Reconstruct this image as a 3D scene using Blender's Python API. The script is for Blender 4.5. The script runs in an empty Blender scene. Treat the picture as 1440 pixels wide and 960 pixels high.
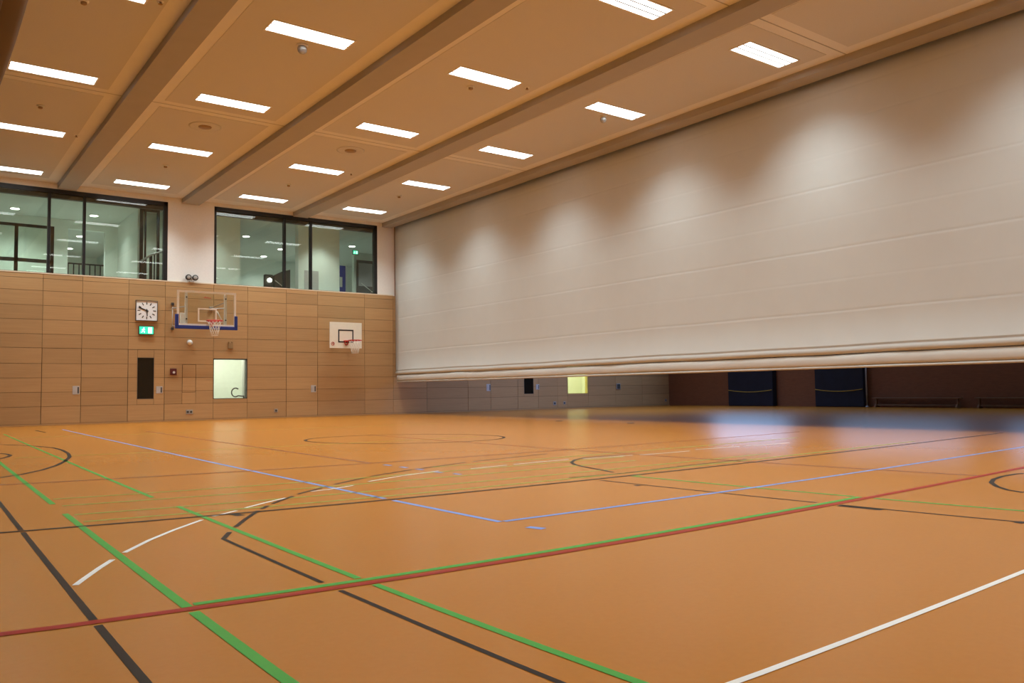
"""A sports hall with a lowered partition curtain, seen from the floor of one court (metres, Z up)."""
LAMP_W = 73.0
ROOF_FILL_W = 215.0
GAL_W = 170.0
DUSK_W = 155.0
EXPO = -0.15
FLOOR_SOCKETS = [('dark round floor socket near the curtain gap, left one', 13.886, 16.63), ('dark round floor socket near the curtain gap, right one', 14.03, 14.13)]
# court lines: colour, width, stacking order, floor points (x, y)
LINES = [
  ('red', 0.055, 3, [(-0.197,3.572), (0.508,3.452), (1.23,3.372), (1.969,3.328), (2.727,3.311), (3.5,3.313), (4.287,3.33), (5.088,3.358), (5.901,3.393), (6.724,3.434), (7.559,3.48), (8.405,3.53), (9.261,3.582), (10.127,3.638), (11.003,3.695), (11.89,3.754), (12.787,3.815), (13.694,3.878), (14.612,3.942), (15.541,4.008)]),
  ('green', 0.045, 2, [(0.967,3.471), (1.318,3.439), (1.673,3.415), (2.032,3.398), (2.395,3.387), (2.762,3.381), (3.133,3.38), (3.507,3.383), (3.885,3.389), (4.265,3.398), (4.649,3.41), (5.035,3.423), (5.425,3.439), (5.817,3.456)]),
  ('blue', 0.045, 2, [(3.134,4.321), (3.984,4.316), (4.849,4.327), (5.73,4.352), (6.625,4.387), (7.534,4.43), (8.456,4.48), (9.39,4.534), (10.338,4.593), (11.298,4.655), (12.271,4.72), (13.256,4.789), (14.255,4.859), (15.266,4.932)]),
  ('blue', 0.045, 1, [(3.105,4.322), (3.103,4.415), (3.101,4.511), (3.1,4.608), (3.098,4.708), (3.097,4.81), (3.095,4.915), (3.094,5.022), (3.093,5.131), (3.092,5.243), (3.091,5.357), (3.09,5.474), (3.089,5.594), (3.088,5.717)]),
  ('blue', 0.045, 1, [(3.088,5.852), (3.086,6.502), (3.087,7.226), (3.09,8.033), (3.096,8.934), (3.104,9.937), (3.116,11.055), (3.131,12.302), (3.149,13.692), (3.171,15.243), (3.196,16.974), (3.226,18.906), (3.261,21.063), (3.3,23.475)]),
  ('black', 0.045, 3, [(-0.079,6.175), (0.623,6.039), (1.331,5.931), (2.047,5.85), (2.773,5.793), (3.51,5.756), (4.258,5.737), (5.017,5.732), (5.786,5.739), (6.567,5.756), (7.357,5.782), (8.159,5.815), (8.97,5.853), (9.792,5.897), (10.623,5.944), (11.465,5.996), (12.317,6.051), (13.178,6.109), (14.05,6.17), (14.931,6.234)]),
  ('white', 0.027, 2, [(1.181,1.555), (1.617,1.551), (2.062,1.555), (2.513,1.567), (2.969,1.583), (3.43,1.602), (3.895,1.624), (4.365,1.648), (4.838,1.673), (5.314,1.7), (5.794,1.727), (6.277,1.755), (6.764,1.784), (7.254,1.814)]),
  ('green', 0.042, 2, [(0.989,0.557), (0.983,0.628), (0.976,0.711), (0.969,0.808), (0.963,0.921), (0.956,1.054), (0.95,1.21), (0.944,1.393), (0.94,1.606), (0.936,1.856), (0.934,2.148), (0.932,2.489), (0.933,2.887), (0.935,3.35)]),
  ('green', 0.042, 2, [(0.935,3.44), (0.936,3.62), (0.938,3.81), (0.939,4.01), (0.941,4.22), (0.943,4.442), (0.945,4.676), (0.948,4.922), (0.95,5.182), (0.953,5.455), (0.957,5.743), (0.96,6.046), (0.964,6.365), (0.968,6.701)]),
  ('green', 0.042, 2, [(0.977,7.359), (0.985,7.957), (0.993,8.603), (1.003,9.303), (1.013,10.06), (1.025,10.879), (1.037,11.766), (1.051,12.727), (1.066,13.768), (1.082,14.896), (1.1,16.118), (1.12,17.442), (1.141,18.878), (1.164,20.436)]),
  ('green', 0.036, 2, [(1.81,0.577), (1.802,0.646), (1.792,0.726), (1.783,0.821), (1.772,0.931), (1.761,1.06), (1.75,1.211), (1.739,1.388), (1.728,1.595), (1.718,1.838), (1.709,2.123), (1.701,2.456), (1.695,2.846), (1.692,3.302)]),
  ('green', 0.036, 2, [(1.686,3.458), (1.686,3.631), (1.685,3.812), (1.685,4.003), (1.686,4.204), (1.686,4.415), (1.687,4.637), (1.688,4.871), (1.689,5.116), (1.691,5.374), (1.693,5.645), (1.696,5.93), (1.698,6.23), (1.701,6.545)]),
  ('green', 0.036, 2, [(1.686,7.25), (1.693,7.886), (1.701,8.578), (1.711,9.332), (1.722,10.153), (1.734,11.047), (1.748,12.022), (1.763,13.083), (1.78,14.239), (1.799,15.5), (1.82,16.874), (1.843,18.374), (1.868,20.01), (1.896,21.796)]),
  ('black', 0.030, 1, [(0.635,0.561), (0.63,0.633), (0.625,0.718), (0.62,0.816), (0.615,0.932), (0.61,1.067), (0.606,1.226), (0.603,1.411), (0.6,1.628), (0.599,1.881), (0.598,2.176), (0.599,2.521), (0.601,2.922), (0.604,3.389)]),
  ('black', 0.030, 1, [(0.605,3.479), (0.606,3.626), (0.608,3.781), (0.609,3.941), (0.611,4.109), (0.613,4.284), (0.615,4.467), (0.617,4.657), (0.619,4.856), (0.622,5.063), (0.624,5.28), (0.627,5.505), (0.63,5.741), (0.633,5.986)]),
  ('black', 0.030, 1, [(0.634,6.087), (0.636,6.276), (0.639,6.47), (0.641,6.67), (0.644,6.877), (0.647,7.09), (0.65,7.31), (0.653,7.536), (0.656,7.77), (0.659,8.011), (0.662,8.26), (0.666,8.516), (0.669,8.781), (0.673,9.054)]),
  ('black', 0.024, 1, [(1.63,0.57), (1.623,0.64), (1.614,0.72), (1.605,0.815), (1.595,0.926), (1.585,1.055), (1.575,1.207), (1.565,1.384), (1.555,1.592), (1.547,1.836), (1.539,2.121), (1.533,2.455), (1.529,2.846), (1.526,3.302)]),
  ('black', 0.024, 1, [(1.526,3.488), (1.526,3.581), (1.526,3.676), (1.526,3.775), (1.526,3.876), (1.526,3.979), (1.527,4.086), (1.527,4.195), (1.528,4.308), (1.528,4.424), (1.529,4.542), (1.529,4.664), (1.53,4.79), (1.531,4.919)]),
  ('green', 0.040, 1, [(6.185,1.067), (6.167,1.148), (6.148,1.238), (6.128,1.34), (6.106,1.453), (6.081,1.58), (6.055,1.722), (6.027,1.882), (5.998,2.061), (5.966,2.262), (5.934,2.487), (5.899,2.74), (5.864,3.025), (5.828,3.345)]),
  ('green', 0.040, 1, [(5.813,3.497), (5.807,3.553), (5.801,3.611), (5.796,3.67), (5.79,3.73), (5.784,3.792), (5.779,3.854), (5.773,3.918), (5.768,3.983), (5.762,4.049), (5.757,4.116), (5.751,4.184), (5.746,4.254), (5.74,4.325)]),
  ('green', 0.040, 1, [(5.736,4.38), (5.73,4.468), (5.723,4.559), (5.717,4.651), (5.71,4.746), (5.704,4.842), (5.698,4.941), (5.692,5.043), (5.686,5.146), (5.68,5.252), (5.674,5.36), (5.668,5.471), (5.663,5.584), (5.657,5.7)]),
  ('black', 0.030, 1, [(5.67,1.037), (5.653,1.118), (5.635,1.208), (5.616,1.31), (5.595,1.423), (5.572,1.55), (5.548,1.693), (5.522,1.853), (5.494,2.032), (5.465,2.234), (5.435,2.46), (5.404,2.715), (5.372,3.001), (5.34,3.323)]),
  ('black', 0.030, 1, [(5.325,3.494), (5.32,3.55), (5.315,3.607), (5.31,3.665), (5.305,3.725), (5.3,3.785), (5.295,3.846), (5.291,3.909), (5.286,3.973), (5.281,4.038), (5.276,4.104), (5.272,4.172), (5.267,4.24), (5.263,4.31)]),
  ('black', 0.030, 1, [(5.259,4.365), (5.254,4.451), (5.248,4.54), (5.243,4.63), (5.238,4.722), (5.233,4.816), (5.227,4.912), (5.222,5.011), (5.217,5.111), (5.213,5.214), (5.208,5.319), (5.203,5.427), (5.199,5.537), (5.194,5.649)]),
  ('black', 0.075, 1, [(5.34,3.008), (5.338,3.03), (5.335,3.053), (5.333,3.075), (5.331,3.098), (5.328,3.121), (5.326,3.144), (5.324,3.168), (5.321,3.191), (5.319,3.215), (5.317,3.239), (5.315,3.263), (5.312,3.288), (5.31,3.313)]),
  ('brown', 0.050, 1, [(7.917,3.536), (7.88,3.786), (7.842,4.058), (7.804,4.353), (7.766,4.673), (7.728,5.02), (7.691,5.397), (7.654,5.807), (7.618,6.253), (7.584,6.738), (7.551,7.264), (7.52,7.837), (7.492,8.46), (7.466,9.137), (7.443,9.874), (7.424,10.675), (7.407,11.546), (7.395,12.494), (7.386,13.525), (7.381,14.647)]),
  ('brown', 0.050, 1, [(4.487,8.856), (4.486,9.44), (4.486,10.065), (4.488,10.732), (4.492,11.445), (4.497,12.207), (4.504,13.021), (4.512,13.892), (4.522,14.822), (4.534,15.817), (4.548,16.88), (4.564,18.017), (4.581,19.233), (4.601,20.533)]),
  ('brown', 0.050, 2, [(0.415,9.409), (1.043,9.276), (1.672,9.161), (2.304,9.064), (2.939,8.982), (3.579,8.916), (4.224,8.864), (4.874,8.824), (5.531,8.795), (6.194,8.777), (6.864,8.768), (7.541,8.767), (8.224,8.774), (8.915,8.787), (9.613,8.806), (10.318,8.831), (11.03,8.861), (11.75,8.895), (12.477,8.933), (13.211,8.974)]),
  ('palegreen', 0.045, 1, [(1.027,7.717), (1.48,7.642), (1.936,7.577), (2.395,7.522), (2.856,7.475), (3.32,7.436), (3.788,7.405), (4.259,7.38), (4.734,7.362), (5.213,7.35), (5.696,7.343), (6.182,7.341), (6.673,7.343), (7.167,7.349)]),
  ('palegreen', 0.045, 1, [(1.02,7.2), (1.453,7.131), (1.889,7.072), (2.327,7.022), (2.768,6.98), (3.212,6.945), (3.659,6.917), (4.11,6.896), (4.565,6.881), (5.023,6.87), (5.485,6.865), (5.951,6.864), (6.42,6.868), (6.893,6.875)]),
  ('palegreen', 0.045, 1, [(1.013,6.603), (1.573,6.521), (2.138,6.456), (2.709,6.404), (3.285,6.366), (3.868,6.339), (4.457,6.322), (5.052,6.314), (5.654,6.313), (6.262,6.32), (6.877,6.332), (7.498,6.35), (8.126,6.372), (8.759,6.399)]),
  ('palegreen', 0.045, 1, [(1.008,6.199), (1.781,6.096), (2.564,6.023), (3.36,5.974), (4.168,5.947), (4.988,5.938), (5.822,5.943), (6.667,5.96), (7.525,5.988), (8.395,6.023), (9.278,6.065), (10.172,6.113), (11.077,6.167), (11.995,6.224)]),
  ('palegreen', 0.045, 1, [(4.728,7.879), (5.241,7.862), (5.757,7.851), (6.278,7.845), (6.804,7.845), (7.334,7.849), (7.868,7.858), (8.407,7.871), (8.951,7.887), (9.498,7.907), (10.051,7.929), (10.608,7.955), (11.169,7.983), (11.735,8.013)]),
  ('palegreen', 0.045, 1, [(1.285,13.252), (1.828,13.129), (2.369,13.017), (2.912,12.916), (3.455,12.826), (4,12.746), (4.546,12.675), (5.095,12.613), (5.647,12.56), (6.201,12.515), (6.759,12.478), (7.32,12.447), (7.885,12.424), (8.454,12.406)]),
  ('palegreen', 0.045, 1, [(1.11,19.921), (1.885,19.681), (2.655,19.463), (3.422,19.265), (4.188,19.087), (4.954,18.928), (5.72,18.787), (6.487,18.663), (7.257,18.554), (8.031,18.461), (8.808,18.381), (9.589,18.314), (10.376,18.26), (11.169,18.218)]),
  ('palegreen', 0.045, 1, [(5.658,5.682), (5.708,5.682), (5.757,5.683)]),
  ('white', 0.029, 2, [(0.647,4.16), (0.71,4.297), (0.805,4.496), (0.896,4.672)]),
  ('white', 0.029, 2, [(0.986,4.837), (1.183,5.149), (1.393,5.43), (1.646,5.727)]),
  ('white', 0.029, 2, [(1.754,5.838), (1.97,6.001)]),
  ('white', 0.029, 2, [(2.067,6.104), (2.273,6.275), (2.511,6.45)]),
  ('white', 0.029, 2, [(2.833,6.713), (2.992,6.734), (3.306,6.869)]),
  ('white', 0.029, 2, [(3.554,7.066), (4.039,7.298), (4.574,7.467)]),
  ('white', 0.029, 2, [(4.948,7.419), (5.242,7.466), (5.472,7.473)]),
  ('white', 0.029, 2, [(5.575,7.491), (5.998,7.533), (6.435,7.535)]),
  ('white', 0.029, 2, [(6.619,7.487), (7.001,7.458), (7.399,7.428)]),
  ('white', 0.029, 2, [(7.499,7.402), (7.918,7.37), (8.402,7.376)]),
  ('white', 0.029, 2, [(8.643,7.487), (9.035,7.447), (9.51,7.435)]),
  ('white', 0.029, 2, [(9.619,7.421), (10.062,7.362), (10.573,7.362)]),
  ('black', 0.032, 2, [(1.539,4.913), (1.636,5.114)]),
  ('black', 0.032, 2, [(1.724,5.278), (1.882,5.557), (2.088,5.894)]),
  ('black', 0.032, 2, [(2.139,5.965), (2.236,6.1)]),
  ('black', 0.032, 2, [(2.304,6.193), (2.598,6.519)]),
  ('black', 0.032, 2, [(2.684,6.625), (3.009,6.894)]),
  ('black', 0.032, 2, [(3.212,7.074), (3.668,7.385)]),
  ('black', 0.032, 2, [(3.797,7.487), (4.451,7.806)]),
  ('black', 0.032, 2, [(4.547,7.82), (4.968,7.985), (5.342,8.115)]),
  ('black', 0.032, 2, [(5.466,8.149), (6.144,8.284), (6.805,8.394)]),
  ('black', 0.050, 2, [(0.858,10.165), (1.075,10.403), (1.334,10.863), (1.558,11.45), (1.745,12.11), (1.9,12.833), (2,13.639), (2.049,14.512), (2.03,15.334), (1.902,15.973), (1.706,16.588), (1.438,17.165)]),
  ('black', 0.050, 2, [(1.113,13.24), (1.223,13.546), (1.296,13.863), (1.285,14.232), (1.219,14.517)]),
  ('black', 0.050, 2, [(8.595,11.813), (8.47,11.674), (8.323,11.56), (8.158,11.475), (7.979,11.416), (7.789,11.386), (7.591,11.383), (7.389,11.407), (7.186,11.456), (6.985,11.531), (6.789,11.628), (6.601,11.748), (6.424,11.886), (6.259,12.043), (6.11,12.215), (5.979,12.401), (5.868,12.597), (5.78,12.801), (5.715,13.01), (5.677,13.22), (5.666,13.428), (5.684,13.63), (5.732,13.823), (5.809,14.002), (5.915,14.163), (6.049,14.302), (6.21,14.415), (6.395,14.5), (6.6,14.552), (6.822,14.569), (7.055,14.551), (7.294,14.497), (7.533,14.407), (7.766,14.283), (7.988,14.129), (8.192,13.947), (8.373,13.743), (8.528,13.523), (8.652,13.291), (8.743,13.054), (8.8,12.817), (8.823,12.586), (8.813,12.367), (8.769,12.162), (8.696,11.976), (8.595,11.813)]),
  ('black', 0.040, 2, [(5.768,6.077), (5.88,6.43), (5.958,6.742), (6.059,6.998), (6.19,7.205), (6.444,7.441), (6.733,7.589), (7.081,7.607), (7.417,7.571)]),
  ('black', 0.040, 2, [(6.939,2.765), (7.014,2.907), (7.19,3.065), (7.438,3.214), (7.696,3.307), (8.014,3.364), (8.279,3.364), (8.396,3.338)]),
  ('black', 0.030, 2, [(5.128,6.009), (5.81,5.937), (6.763,6.043), (7.899,6.08)]),
  ('blue', 0.050, 2, [(4.495,8.54), (4.503,8.383)]),
  ('blue', 0.050, 2, [(4.502,8.166), (4.509,8.018)]),
  ('blue', 0.050, 2, [(4.503,7.82), (4.51,7.681)]),
  ('blue', 0.050, 2, [(4.491,7.403), (4.498,7.274)]),
  ('blue', 0.050, 2, [(4.533,7.11), (4.539,6.988)]),
  ('blue', 0.060, 2, [(3.114,4.047), (3.149,3.93)]),
  ('black', 0.060, 2, [(1.896,5.884), (1.913,5.738)]),
  ('black', 0.050, 2, [(2.718,23.527), (2.735,21.919)]),
  ('black', 0.050, 2, [(5.41,2.2), (5.493,2.197)]),
  ('black', 0.050, 2, [(5.111,5.113), (5.168,5.109)]),
]
import bpy, bmesh, math, random
from mathutils import Matrix, Vector

random.seed(7)
S = bpy.context.scene
C = S.collection
PI = math.pi

# ------------------------------------------------------------------ materials
MATS = {}


def new_mat(name):
    m = bpy.data.materials.new(name)
    m.use_nodes = True
    return m, m.node_tree.nodes, m.node_tree.links, m.node_tree.nodes['Principled BSDF']


def mat(name, col, rough=0.6, metal=0.0, spec=0.5, coat=0.0, noise=0.0, nscale=8.0, bump=0.0):
    """Principled material with a little procedural mottling."""
    m, n, l, b = new_mat(name)
    b.inputs['Base Color'].default_value = (*col, 1)
    b.inputs['Roughness'].default_value = rough
    b.inputs['Metallic'].default_value = metal
    b.inputs['Specular IOR Level'].default_value = spec
    b.inputs['Coat Weight'].default_value = coat
    if noise or bump:
        tc = n.new('ShaderNodeTexCoord')
        t = n.new('ShaderNodeTexNoise')
        t.inputs['Scale'].default_value = nscale
        t.inputs['Detail'].default_value = 4
        l.new(tc.outputs['Object'], t.inputs['Vector'])
        if noise:
            r = n.new('ShaderNodeValToRGB')
            r.color_ramp.elements[0].position = 0.3
            r.color_ramp.elements[1].position = 0.7
            r.color_ramp.elements[0].color = (*[c * (1 - noise) for c in col], 1)
            r.color_ramp.elements[1].color = (*[min(1, c * (1 + noise)) for c in col], 1)
            l.new(t.outputs['Fac'], r.inputs['Fac'])
            l.new(r.outputs['Color'], b.inputs['Base Color'])
        if bump:
            bp = n.new('ShaderNodeBump')
            bp.inputs['Strength'].default_value = bump
            bp.inputs['Distance'].default_value = 0.01
            l.new(t.outputs['Fac'], bp.inputs['Height'])
            l.new(bp.outputs['Normal'], b.inputs['Normal'])
    MATS[name] = m
    return m


def emit(name, col, strength):
    m, n, l, b = new_mat(name)
    b.inputs['Base Color'].default_value = (*col, 1)
    b.inputs['Emission Color'].default_value = (*col, 1)
    b.inputs['Emission Strength'].default_value = strength
    MATS[name] = m
    return m


def wood(name, dark, light, rough=0.5):
    """Veneer: grain stretched along X, each panel (mesh island) with its own tint."""
    m, n, l, b = new_mat(name)
    tc = n.new('ShaderNodeTexCoord')
    mp = n.new('ShaderNodeMapping')
    mp.inputs['Scale'].default_value = (0.7, 3.0, 16.0)
    geo = n.new('ShaderNodeNewGeometry')
    add = n.new('ShaderNodeVectorMath')
    add.operation = 'ADD'
    mul = n.new('ShaderNodeMath')
    mul.operation = 'MULTIPLY'
    mul.inputs[1].default_value = 37.0
    l.new(geo.outputs['Random Per Island'], mul.inputs[0])
    l.new(tc.outputs['Object'], mp.inputs['Vector'])
    l.new(mp.outputs['Vector'], add.inputs[0])
    l.new(mul.outputs[0], add.inputs[1])
    t = n.new('ShaderNodeTexNoise')
    t.inputs['Scale'].default_value = 1.6
    t.inputs['Detail'].default_value = 6
    t.inputs['Roughness'].default_value = 0.62
    l.new(add.outputs[0], t.inputs['Vector'])
    r = n.new('ShaderNodeValToRGB')
    r.color_ramp.elements[0].position = 0.25
    r.color_ramp.elements[1].position = 0.75
    r.color_ramp.elements[0].color = (*dark, 1)
    r.color_ramp.elements[1].color = (*light, 1)
    l.new(t.outputs['Fac'], r.inputs['Fac'])
    hsv = n.new('ShaderNodeHueSaturation')
    mr = n.new('ShaderNodeMapRange')
    mr.inputs['To Min'].default_value = 0.88
    mr.inputs['To Max'].default_value = 1.06
    l.new(geo.outputs['Random Per Island'], mr.inputs['Value'])
    l.new(mr.outputs['Result'], hsv.inputs['Value'])
    l.new(r.outputs['Color'], hsv.inputs['Color'])
    l.new(hsv.outputs['Color'], b.inputs['Base Color'])
    b.inputs['Roughness'].default_value = rough
    MATS[name] = m
    return m


def glass(name, tint, refl=1.0, rough=0.0):
    """Thin clear pane: tinted transmission plus a Fresnel mirror."""
    m = bpy.data.materials.new(name)
    m.use_nodes = True
    n, l = m.node_tree.nodes, m.node_tree.links
    n.clear()
    out = n.new('ShaderNodeOutputMaterial')
    tr = n.new('ShaderNodeBsdfTransparent')
    tr.inputs['Color'].default_value = (*tint, 1)
    gl = n.new('ShaderNodeBsdfGlossy')
    gl.inputs['Roughness'].default_value = rough
    gl.inputs['Color'].default_value = (0.9, 0.95, 0.92, 1)
    fr = n.new('ShaderNodeFresnel')
    fr.inputs['IOR'].default_value = 1.5
    mx = n.new('ShaderNodeMixShader')
    mu = n.new('ShaderNodeMath')
    mu.operation = 'MULTIPLY'
    mu.use_clamp = True
    mu.inputs[1].default_value = refl
    geo = n.new('ShaderNodeNewGeometry')
    inv = n.new('ShaderNodeMath')
    inv.operation = 'SUBTRACT'
    inv.inputs[0].default_value = 1.0
    l.new(geo.outputs['Backfacing'], inv.inputs[1])
    fac = n.new('ShaderNodeMath')
    fac.operation = 'MULTIPLY'
    l.new(fr.outputs[0], mu.inputs[0])
    l.new(mu.outputs[0], fac.inputs[0])
    l.new(inv.outputs[0], fac.inputs[1])      # the exit face of a thin pane adds no second mirror
    l.new(fac.outputs[0], mx.inputs[0])
    l.new(tr.outputs[0], mx.inputs[1])
    l.new(gl.outputs[0], mx.inputs[2])
    l.new(mx.outputs[0], out.inputs['Surface'])
    MATS[name] = m
    return m


def floor_material():
    m, n, l, b = new_mat('orange_linoleum')
    tc = n.new('ShaderNodeTexCoord')
    t = n.new('ShaderNodeTexNoise')
    t.inputs['Scale'].default_value = 35
    t.inputs['Detail'].default_value = 2
    t2 = n.new('ShaderNodeTexNoise')
    t2.inputs['Scale'].default_value = 0.35
    t2.inputs['Detail'].default_value = 3
    l.new(tc.outputs['Object'], t.inputs['Vector'])
    l.new(tc.outputs['Object'], t2.inputs['Vector'])
    r = n.new('ShaderNodeValToRGB')
    r.color_ramp.elements[0].position = 0.25
    r.color_ramp.elements[1].position = 0.75
    r.color_ramp.elements[0].color = (0.455, 0.156, 0.011, 1)
    r.color_ramp.elements[1].color = (0.490, 0.174, 0.016, 1)
    mx = n.new('ShaderNodeMath')
    mx.operation = 'MULTIPLY_ADD'
    mx.inputs[1].default_value = 0.5
    l.new(t.outputs['Fac'], mx.inputs[0])
    hal = n.new('ShaderNodeMath')
    hal.operation = 'MULTIPLY'
    hal.inputs[1].default_value = 0.5
    l.new(t2.outputs['Fac'], hal.inputs[0])
    l.new(hal.outputs[0], mx.inputs[2])
    l.new(mx.outputs[0], r.inputs['Fac'])
    l.new(r.outputs['Color'], b.inputs['Base Color'])
    b.inputs['Roughness'].default_value = 0.27
    b.inputs['Specular IOR Level'].default_value = 0.42
    return m


M_floor = floor_material()
M_wood = wood('birch_panel', (0.46, 0.270, 0.118), (0.54, 0.325, 0.146), 0.42)
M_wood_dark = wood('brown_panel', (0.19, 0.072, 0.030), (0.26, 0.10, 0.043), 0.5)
M_gap = mat('panel_gap', (0.10, 0.05, 0.02), 0.9)
M_ledge = mat('pale_wood_ledge', (0.80, 0.66, 0.48), 0.4, noise=0.06, nscale=5)
M_plaster = mat('pale_plaster', (0.86, 0.83, 0.79), 0.85, noise=0.02, nscale=20, bump=0.03)
M_ceil = mat('ceiling_plaster', (0.80, 0.78, 0.75), 0.9, noise=0.015, nscale=3)
M_cpanel = mat('acoustic_panel', (0.65, 0.63, 0.60), 0.95, noise=0.02, nscale=40, bump=0.05)
M_beam = mat('beam_cladding', (0.43, 0.405, 0.375), 0.8, noise=0.02, nscale=3)
M_curtain = mat('curtain_vinyl', (0.63, 0.645, 0.62), 0.62, noise=0.012, nscale=2.5, spec=0.3)
M_hem = mat('curtain_hem', (0.65, 0.64, 0.60), 0.6, noise=0.02, nscale=3, spec=0.3)
M_curtain2 = mat('shaded_curtain_vinyl', (0.19, 0.135, 0.09), 0.75, noise=0.05, nscale=3)  # shade on the raised curtain is put into this darker colour
M_black = mat('black_frame', (0.012, 0.012, 0.014), 0.4, noise=0.1)
M_brownblack = mat('blind_box', (0.045, 0.032, 0.024), 0.6, noise=0.2, nscale=12)
M_darkglass = mat('dark_door_glass', (0.012, 0.011, 0.008), 0.12, noise=0.1)
M_clockface = mat('clock_white', (0.93, 0.94, 0.95), 0.35, noise=0.01)
M_white = mat('white_enamel', (0.82, 0.81, 0.78), 0.4, noise=0.02)
M_offwhite = mat('offwhite_board', (0.88, 0.82, 0.69), 0.45, noise=0.02)
M_border = mat('border_paint', (0.95, 0.93, 0.86), 0.45, noise=0.01)
M_grey = mat('grey_metal', (0.42, 0.42, 0.42), 0.4, metal=0.5, noise=0.05)
M_lgrey = mat('light_grey_plate', (0.55, 0.53, 0.52), 0.45, metal=0.2, noise=0.05)
M_dgrey = mat('dark_grey', (0.06, 0.055, 0.05), 0.5, noise=0.1)
M_blue = mat('blue_padding', (0.018, 0.045, 0.30), 0.55, noise=0.06)
M_bluedoor = mat('blue_door_paint', (0.03, 0.06, 0.42), 0.5, noise=0.05)
M_red = mat('red_rim', (0.55, 0.028, 0.018), 0.45, noise=0.06)
M_redprint = mat('red_print', (0.55, 0.06, 0.05), 0.5, noise=0.04)
M_net = mat('white_cord', (0.82, 0.76, 0.68), 0.8, noise=0.05)
M_darkred = mat('dark_red_box', (0.11, 0.012, 0.014), 0.5, noise=0.1)
M_brass = mat('beige_metal', (0.36, 0.23, 0.11), 0.45, metal=0.3, noise=0.05)
M_navy = mat('navy_mat', (0.006, 0.009, 0.022), 0.75, noise=0.2, nscale=4)
M_yellow = mat('yellow_cord', (0.42, 0.30, 0.05), 0.7, noise=0.1)
M_bench = mat('bench_wood', (0.22, 0.12, 0.055), 0.5, noise=0.12, nscale=6)
M_gwall = mat('gallery_wall', (0.80, 0.85, 0.78), 0.85, noise=0.015)
M_gceil = mat('gallery_ceiling', (0.62, 0.66, 0.60), 0.9, noise=0.015)
M_gfloor = mat('gallery_floor', (0.40, 0.43, 0.40), 0.4, noise=0.05)
M_cream = mat('cream_wall', (0.86, 0.87, 0.80), 0.8, noise=0.02)
M_cream2 = mat('yellow_wall', (0.86, 0.86, 0.68), 0.8, noise=0.02)
M_yjamb = mat('yellow_jamb', (0.70, 0.55, 0.15), 0.7, noise=0.02)
M_glass = glass('gallery_glass', (0.92, 0.97, 0.94), 2.2)
M_bglass = glass('backboard_glass', (0.93, 0.94, 0.91))
M_lamp = emit('lamp_tube', (0.95, 1.0, 0.98), 6.5)
M_downlight = emit('downlight_glow', (1.0, 1.0, 0.88), 10.0)
M_exitgreen = emit('exit_green', (0.03, 0.72, 0.40), 1.15)
M_exitwhite = emit('exit_white', (0.75, 1.0, 0.92), 1.6)
M_dusk = emit('dusk_pane', (0.36, 0.62, 1.0), 2.0)
LINECOL = {
    'red': mat('red_line_paint', (0.34, 0.022, 0.012), 0.42, spec=0.14, noise=0.05),
    'green': mat('green_line_paint', (0.075, 0.34, 0.055), 0.42, spec=0.14, noise=0.05),
    'palegreen': mat('pale_green_line_paint', (0.30, 0.33, 0.055), 0.42, spec=0.14, noise=0.05),
    'blue': mat('blue_line_paint', (0.19, 0.28, 0.60), 0.42, spec=0.14, noise=0.05),
    'black': mat('black_line_paint', (0.020, 0.013, 0.010), 0.42, spec=0.14, noise=0.05),
    'brown': mat('brown_line_paint', (0.24, 0.075, 0.035), 0.42, spec=0.14, noise=0.05),
    'white': mat('white_line_paint', (0.80, 0.76, 0.70), 0.42, spec=0.14, noise=0.03),
}


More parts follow.
